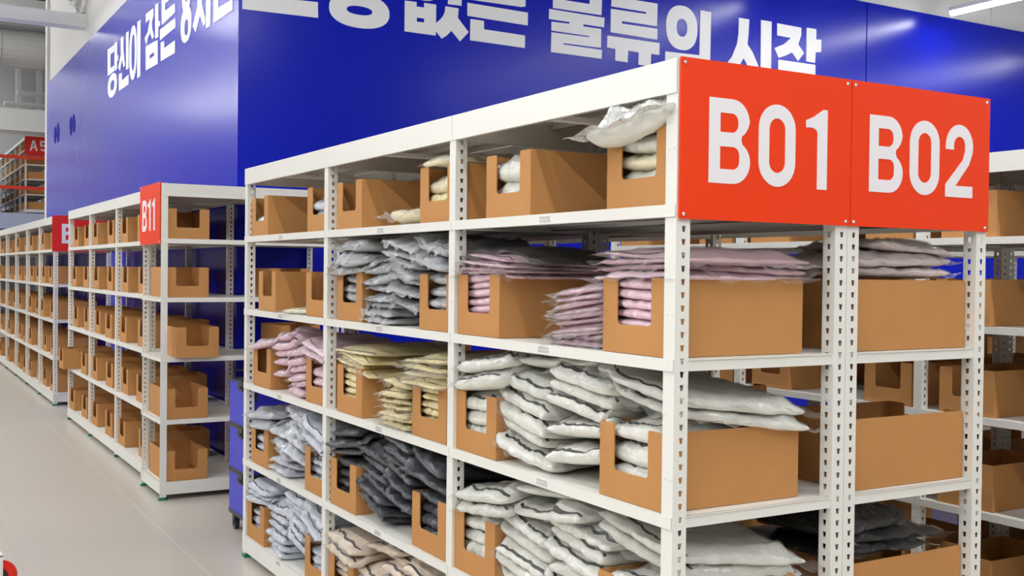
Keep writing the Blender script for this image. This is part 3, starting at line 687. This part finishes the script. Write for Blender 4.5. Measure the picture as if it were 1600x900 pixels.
gapstack(P, 4, 'middle', 'right open charcoal stack', 7, 1.67, .28, .042, 'charcoal', trim=False, flange=.007, rough=2.3, film='film_dark', rj=.14, nres=1.2, stick=.2)
gapstack(P, 4, 'middle', 'over the left box', 3, 2.20, .36, .045, 'charcoal', trim=False, flange=.007, rough=2.3, film='film_dark', rj=.14, nres=1.2, wx=.42, stick=.3)
gapstack(P, 4, 'middle', 'over the right box', 2, 1.42, .34, .045, 'charcoal', trim=False, flange=.007, rough=2.3, film='film_dark', rj=.14, nres=1.2, wx=.42, stick=.9)
gapstack(P, 4, 'middle', 'topmost bags in the middle', 2, 1.82, .40, .045, 'charcoal', trim=False, flange=.007, rough=2.3, film='film_dark', rj=.14, nres=1.2, wx=.40, stick=.9)
inbox(5, 'middle', 'left', 5, .042, 'beige', trim=True); inbox(5, 'middle', 'right', 5, .042, 'beige', trim=True)
P = zone(5, 1)
gapstack(P, 5, 'middle', 'left open beige stack', 5, 1.92, .30, .046, 'beige', flange=.012, rj=.16)
gapstack(P, 5, 'middle', 'right open beige stack', 5, 1.67, .29, .046, 'beige', flange=.012, rj=.16)
gapstack(P, 5, 'middle', 'over the left box', 2, 2.20, .37, .046, 'beige', flange=.015, rj=.16, wx=.42)
gapstack(P, 5, 'middle', 'over the right box', 2, 1.42, .36, .046, 'beige', flange=.015, rj=.16, wx=.42)
gapstack(P, 5, 'middle', 'topmost bags in the middle', 2, 1.82, .42, .04, 'beige', flange=.015, rj=.2, wx=.40)
# --- far bay
inbox(1, 'far', 'left', 2, .05, 'white', rough=1.8); inbox(1, 'far', 'right', 3, .05, 'silver', cols=['blue'], rough=1.8)
P = zone(2, 2)
bag(P, .14, 2.86, .24, .30, .025, .3, 'cream', 'small cream bagged garment lying flat on the second shelf of the far bay', SEEN, flange=.03, trim=False)
inbox(3, 'far', 'right', 4, .04, 'pink', trim=.003)
P = zone(3, 2)
gapstack(P, 3, 'far', 'right open pink stack', 6, 2.83, .28, .040, 'pink', trim=.004, flange=.014, rj=.15)
gapstack(P, 3, 'far', 'left open pink stack', 5, 3.05, .24, .040, 'pink', trim=.004, flange=.014, rj=.15)
gapstack(P, 3, 'far', 'over the left box', 1, 3.30, .40, .045, 'pink', trim=.003, flange=.02, rj=.1, wx=.44)
gapstack(P, 3, 'far', 'over the right box', 2, 2.57, .34, .03, 'pink', trim=.003, flange=.02, rj=.1, wx=.44)
inbox(4, 'far', 'left', 4, .04, 'blue'); inbox(4, 'far', 'right', 4, .04, 'blue', trim=.004)
P = zone(4, 2)
gapstack(P, 4, 'far', 'left open pale blue stack', 5, 3.06, .28, .05, 'blue', trim=False, flange=.010, rough=2.2, film='film_foggy', nres=1.2, rj=.18)
gapstack(P, 4, 'far', 'right open pale blue stack', 5, 2.83, .28, .05, 'blue', trim=False, flange=.010, rough=2.2, film='film_foggy', nres=1.2, rj=.18)
gapstack(P, 4, 'far', 'over the left box', 2, 3.36, .40, .05, 'blue', trim=False, flange=.010, rough=2.2, film='film_foggy', nres=1.2, rj=.15, wx=.42)
gapstack(P, 4, 'far', 'over the right box', 2, 2.56, .36, .045, 'blue', trim=.004, flange=.02, rj=.15, wx=.42)
inbox(5, 'far', 'left', 4, .04, 'blue', trim=.004); inbox(5, 'far', 'right', 4, .04, 'blue', trim=.004)
P = zone(5, 2)
gapstack(P, 5, 'far', 'left open pale blue stack', 6, 3.10, .30, .042, 'blue', trim=.005, flange=.008, rj=.16)
gapstack(P, 5, 'far', 'right open pale blue stack', 6, 2.83, .29, .042, 'blue', trim=.005, flange=.008, rj=.16)
gapstack(P, 5, 'far', 'over the left box', 3, 3.38, .38, .042, 'blue', trim=.005, flange=.008, rj=.14, wx=.42)
gapstack(P, 5, 'far', 'over the right box', 2, 2.56, .36, .042, 'blue', trim=.005, flange=.02, rj=.15, wx=.42)

# ------------------------------------------------------------------ B02 rack: fronts face +X
XB = RD+.59
rng = random.Random(5)
B2Y = [.03, .86, 1.24, 2.0, 2.43, 3.2]
PLC = ['nearest', 'second', 'third', 'fourth', 'fifth', 'farthest']
for l in range(1, 6):
    for j, y in enumerate(B2Y):
        d = {2: .015, 3: .018, 4: .045}.get(l, .02) if j == 0 else rng.uniform(.02, .07)
        y_ = y if j == 0 else y+rng.uniform(-.02, .06)
        put_box(XB-.01-d if j else XB-.055, y_, zt[l]+E0, 'brown box on the %s shelf of the B02 rack, %s from the sign' % (LN[l], PLC[j]), 'cardboard boxes in the B02 rack', face=-1)
P = Pile(.01, .6, zt[2], x0=.60, x1=1.18); P.raise_to(.60, 1.18, 0, .34, zt[2]+BH+.006)
for i, (cx, c, w_, t) in enumerate(((.88, 'clear', .40, .040), (.86, 'clear', .46, .045), (.93, 'clear', .36, .03))):
    bag(P, cx, .20, w_, .30, t, .1*i-.1, c, 'pinkish garment in crinkled clear plastic on the B02 end box, %s' % ('lowest', 'middle one', 'topmost')[i], 'wrapped garments on the B02 end box', flange=.03, trim=False, rough=2.6, film='film', zmax=cap[2], nres=1.4)
P = Pile(.01, .6, zt[4], x0=.60, x1=1.18); P.raise_to(.60, 1.18, 0, .34, zt[4]+BH+.006)
for i, (cx, w_, t) in enumerate(((.80, .40, .045), (.86, .44, .035), (.76, .34, .05))):
    bag(P, cx, .20, w_, .30, t, .12*i-.1, 'black', 'black garment in shiny plastic on the fourth-shelf end box under B02, %s' % ('lowest', 'middle one', 'topmost')[i], 'black garments on the lower B02 box', flange=.03, trim=False, rough=2.4, film='film_dark', zmax=cap[4])
# dark and pink garments behind, seen between the bays
for l, c in ((2, 'rose'), (3, 'rose'), (4, 'black'), (5, 'black')):
    for j, y in enumerate((.56, 1.70, 2.85)):
        P = Pile(y-.25, y+.25, zt[l], x0=.60, x1=1.18)
        for i in range(3 if c == 'rose' else 4):
            bag(P, .95, y, .36, .28, .04, rng.uniform(-.1, .1), c, '%s garment, %s, %s pile from the sign, %s shelf of the B02 rack' % (CNAME[c], ORD[i], PLC[j], LN[l]), 'garments inside the B02 rack', trim=False, film=None, nres=.6)

# ------------------------------------------------------------------ racks across the right aisle
def fill_rack(x, d, face, y0, L, n, zs, offs, label, group, lv=(1, 2, 3, 4, 5), skip=(), jit=.02, seed=3, Z=zt, xo=.012, jx=.02):
    rg = random.Random(seed)
    for l in lv:
        for k in range(n):
            for q, off in enumerate(offs):
                a, b_, c_ = rg.uniform(-jit, jit), rg.uniform(0, jx), rg.uniform(-.02, .02)
                if (l, k, q) in skip: continue
                y = y0+k*L+min(max(off+a, .05), L-.05-BW)
                put_box((x+xo+b_) if face == 1 else (x+d-xo-b_), y, Z[l]*zs+E0,
                        label % (LN[l], ('first', 'second', 'third', 'fourth', 'fifth', 'sixth')[k], ('nearer', 'farther')[q]), group, face=face, rot=c_)
fill_rack(2.40, .60, 1, .035-BY, BY, 4, 1, (.06, .84), 'brown box, %s shelf, %s bay, %s half, rack across right aisle', 'boxes across the right aisle', seed=4, skip=[(l, 0, 0) for l in (1, 2, 3, 4, 5)])
fill_rack(3.004, .60, -1, .035-BY, BY, 4, 1, (.06, .84), 'brown box, %s shelf, %s bay, %s half, second rack of the right', 'boxes in the second rack on the right', seed=5, skip=[(l, 0, q) for l in (1, 2, 3, 4, 5) for q in (0, 1)], lv=(1, 3, 4, 5))
fill_rack(4.75, .60, 1, .035-BY, BY, 4, 1, (.10, .80), 'brown box, %s shelf, %s bay, %s half, third rack row on the right', 'boxes in the third rack row', seed=6, skip=[(l, 0, q) for l in (1, 2, 3, 4, 5) for q in (0, 1)], lv=(1, 2, 3, 4))

# ------------------------------------------------------------------ B11 rack (faces the camera)
for l, (xa, yo) in {1: (-.04, .02), 2: (-.04, .03), 3: (.01, -.05), 4: (-.045, .01), 5: (-.045, .01)}.items():
    o = link('cardboard_box', BOX, None, (xa+BW, 5.23+yo, zt[l]*NZ+E0), (0, 0, PI/2)); tag(o, 'open brown box with notched front, %s shelf, B11 rack, beside the corner post' % LN[l], 'box', 'boxes in the B11 rack')
    o = link('cardboard_box', BOX, None, (xa+BW+.72, 5.26+yo, zt[l]*NZ+E0), (0, 0, PI/2)); tag(o, 'brown box, hidden right end of the %s shelf, B11 rack' % LN[l], 'box', 'boxes in the B11 rack')
# ------------------------------------------------------------------ rack left of the B11 sign and the long far rack
fill_rack(-.02, .60, 1, N0, NL, 3, NZ, (.26, .92), 'brown box, %s shelf, %s bay from the B11 sign, %s half', 'boxes in the rack left of the B11 sign', seed=11, jit=.03, jx=.03, skip=[(4, 2, 1)])
put_box(-.11, N0+2*NL+.93, zt[4]*NZ+E0, 'brown box pulled out over the aisle, fourth shelf, rack left of the B11 sign', 'boxes in the rack left of the B11 sign')
fill_rack(0, .60, 1, F0, 1.27, 6, NZ, (.24, .92), 'brown box, %s shelf, %s bay from the red sign, %s half, far left rack', 'boxes in the long far rack', seed=12, jit=.05, jx=.04)

# ------------------------------------------------------------------ blue cart behind the far end of the front rack
cx0, cy0, cz0 = .115, 3.93, .112
root = bpy.data.objects.new('case_cart', None); COL.objects.link(root); root.location = (cx0, cy0, 0)
tag(root, 'blue stacked case cart on black castors behind the far end of the front rack', 'cart')
for i, (a, b_) in enumerate(((.112, .350), (.362, .615), (.627, .885))):
    mb = MB(); mb.box(0, .5, 0, .36, a, b_); c_ = link('case', mb.mesh('case', M['cartblue']), root)
    mb = MB(); mb.box(-.003, .503, -.003, .363, a-.006, a+.008); mb.box(-.004, .012, -.004, .012, a, b_); mb.box(-.003, .503, -.003, .363, b_-.008, b_+.004); link('case_edging', mb.mesh('case_edging', M['black']), c_)
    mb = MB(); mb.box(-.010, .0, .08, .16, b_-.05, b_+.01); mb.cyl((-.014, .09, b_-.03), (-.014, .15, b_-.03), .006, 8); link('latch', mb.mesh('latch', M['black']), c_)
    mb = MB(); mb.box(.02, .05, -.007, .0, b_-.10, b_-.05); link('handle_slot', mb.mesh('handle_slot', M['black']), c_)
for q in (.05, .30):
    mb = MB(); mb.path([(.02, q, .885), (.0, q, .935), (.45, q, .935), (.48, q, .885)], .006); link('top_handle', mb.mesh('top_handle', M['black']), root)
mb = MB(); mb.box(-.002, .502, -.002, .362, .096, .112); link('base_plate', mb.mesh('base_plate', M['black']), root)
for a in (.03, .47):
    for b_ in (.04, .32):
        mb = MB(); mb.cyl((a-.012, b_, .036), (a+.012, b_, .036), .036, 18); mb.box(a-.018, a-.013, b_-.016, b_+.016, .03, .096); mb.box(a+.013, a+.018, b_-.016, b_+.016, .03, .096); mb.box(a-.02, a+.02, b_-.035, b_-.016, .062, .082)
        link('castor', mb.mesh('castor', M['black']), root)

# ------------------------------------------------------------------ red wheel of a white cart at the lower left corner
wx_, wy_ = -1.190, 3.50
root = bpy.data.objects.new('cart_wheel', None); COL.objects.link(root); root.location = (wx_, wy_, 0)
tag(root, 'red rubber wheel with a white fork cut off by the lower left corner', 'wheel')
mb = MB(); R_, r_ = .052, .024; n1, n2 = 32, 14
vs = [((R_+r_*math.cos(b_))*math.cos(a), r_*.8*math.sin(b_), .077+(R_+r_*math.cos(b_))*math.sin(a)) for a in [2*PI*i/n1 for i in range(n1)] for b_ in [2*PI*j/n2 for j in range(n2)]]
fs = [(i*n2+j, i*n2+(j+1) % n2, ((i+1) % n1)*n2+(j+1) % n2, ((i+1) % n1)*n2+j) for i in range(n1) for j in range(n2)]
mb.add(vs, fs); link('tyre', mb.mesh('tyre', M['redgloss'], True), root)
mb = MB(); mb.cyl((0, -.014, .077), (0, .014, .077), .034, 20); mb.cyl((0, -.03, .077), (0, .03, .077), .008, 10); link('hub', mb.mesh('hub', M['black']), root)
mb = MB(); mb.box(-.020, .010, -.034, -.028, .07, .18); mb.box(-.020, .010, .028, .034, .07, .18); mb.box(-.02, .01, -.034, .034, .175, .185); link('fork', mb.mesh('fork', M['steel']), root)

# ------------------------------------------------------------------ mezzanine and services far behind at the left
mb = MB(); mb.box(-9, 4, 29.4, 40, 2.52, 2.94); struct('floor_mezzanine', mb.mesh('floor_mezzanine', M['slab']), 'pale blue edge of the upper floor far behind', 'floor')
AR = rack((1.75, 29.62, 2.94), 6, 1.3, .62, H=2.05, label='white rack on the upper floor behind the A52 sign')
AZ = {1: 1.703+2.94, 2: 1.32+2.94, 3: .929+2.94, 4: .523+2.94, 5: .118+2.94}
fill_rack(1.75, .62, 1, 29.62, 1.3, 5, 1, (.08, .75), 'upper floor brown box, %s shelf, %s bay, %s half, A52 rack', 'boxes on the upper floor rack', seed=21, Z=AZ)
rack((.35, 29.9, 2.94), 5, 1.3, .6, H=2.05, label='second white rack on the upper floor, left of the A52 rack')
fill_rack(.35, .60, -1, 29.9, 1.3, 4, 1, (.08, .75), 'upper floor brown box, %s shelf, %s bay, %s half, left rack', 'boxes on the left upper rack', seed=22, Z=AZ)
sign((1.74, 29.60, 4.50), 0, .95, .50, 'A52', M['red'], 'red sign board reading A52 on the upper floor rack', (.12, .38, .62), (.20, .18, .18), .12, .28, .05, rivets=False)
for z, nm in ((4.43, 'upper'), (3.62, 'lower')):
    mb = MB(); mb.box(-9, 3.5, 29.50, 29.54, z-.05, z+.04); tag(link('guard_rail', mb.mesh('guard_rail', M['redrail'])), '%s red guard rail along the upper floor edge' % nm, 'railing')
mb = MB(); mb.box(-9, 4, 28.9, 29.3, 5.05, 5.62); struct('trim_1', mb.mesh('trim_1', M['beam']), 'deep white ceiling beam over the upper floor', 'beam')
mb = MB(); mb.box(-9, 4, 34.5, 34.7, 5.6, 9.0); struct('wall_services', mb.mesh('wall_services', M['duct']), 'grey painted wall behind the ducts', 'wall')
for z, x0 in ((6.62, 1.9), (6.28, 1.55)):
    mb = MB(); mb.cyl((x0, 33, z), (4, 33, z), .075, 12); tag(link('pipe', mb.mesh('pipe', M['beam'])), 'white horizontal pipe under the ceiling, %s of the pair' % ('upper' if z > 6.4 else 'lower'), 'pipe')
for x0 in (1.98, 2.55):
    mb = MB(); mb.box(x0-.07, x0+.07, 33.4, 33.5, 5.6, 7.4); tag(link('ceiling_strut', mb.mesh('ceiling_strut', M['beam'])), 'white vertical strut behind the pipes, %s one' % ('left' if x0 < 2 else 'right'), 'strut')
mb = MB()
for i in range(26): mb.cyl((-9+i*.5, 28.2, 7.05), (-9+i*.5+.5, 28.2, 7.05), .46+.02*(i % 2), 24)
tag(link('air_duct', mb.mesh('air_duct', M['duct'], False)), 'large round white air duct under the far ceiling', 'duct')
mb = MB(); mb.box(-9, 4, 27.0, 27.4, 7.75, 8.05); struct('trim_2', mb.mesh('trim_2', M['beam']), 'white crossbeam near the top left', 'beam')
for k, z in enumerate((7.95, 7.72, 7.55)):
    mb = MB(); mb.cyl((-9, 30+k*.5, z), (4, 30+k*.5, z+.1), .06, 10); tag(link('conduit', mb.mesh('conduit', M['duct'])), 'thin grey conduit crossing above the duct, %s one' % ('nearest', 'middle', 'farthest')[k], 'pipe')
# crossbeam and cable loops high on the white wall
mb = MB(); mb.box(-9, .66, 12.75, 13.0, 4.60, 4.76); struct('trim_3', mb.mesh('trim_3', M['beam']), 'white crossbeam meeting the white wall at the top left', 'beam')
for k in range(4):
    pts = [(.60-.02*k, 13.0+k*.5+.42*math.cos(t*.52+k)*(1+.2*k), 4.76+.32+.22*k+.28*math.sin(t*.52+k*1.3)) for t in range(18)]
    mb = MB(); mb.path(pts, .028, 8); tag(link('cable', mb.mesh('cable', M['beam'], True)), 'white cable loop hanging high on the white wall, %s one' % ('nearest', 'second', 'third', 'farthest')[k], 'cable')
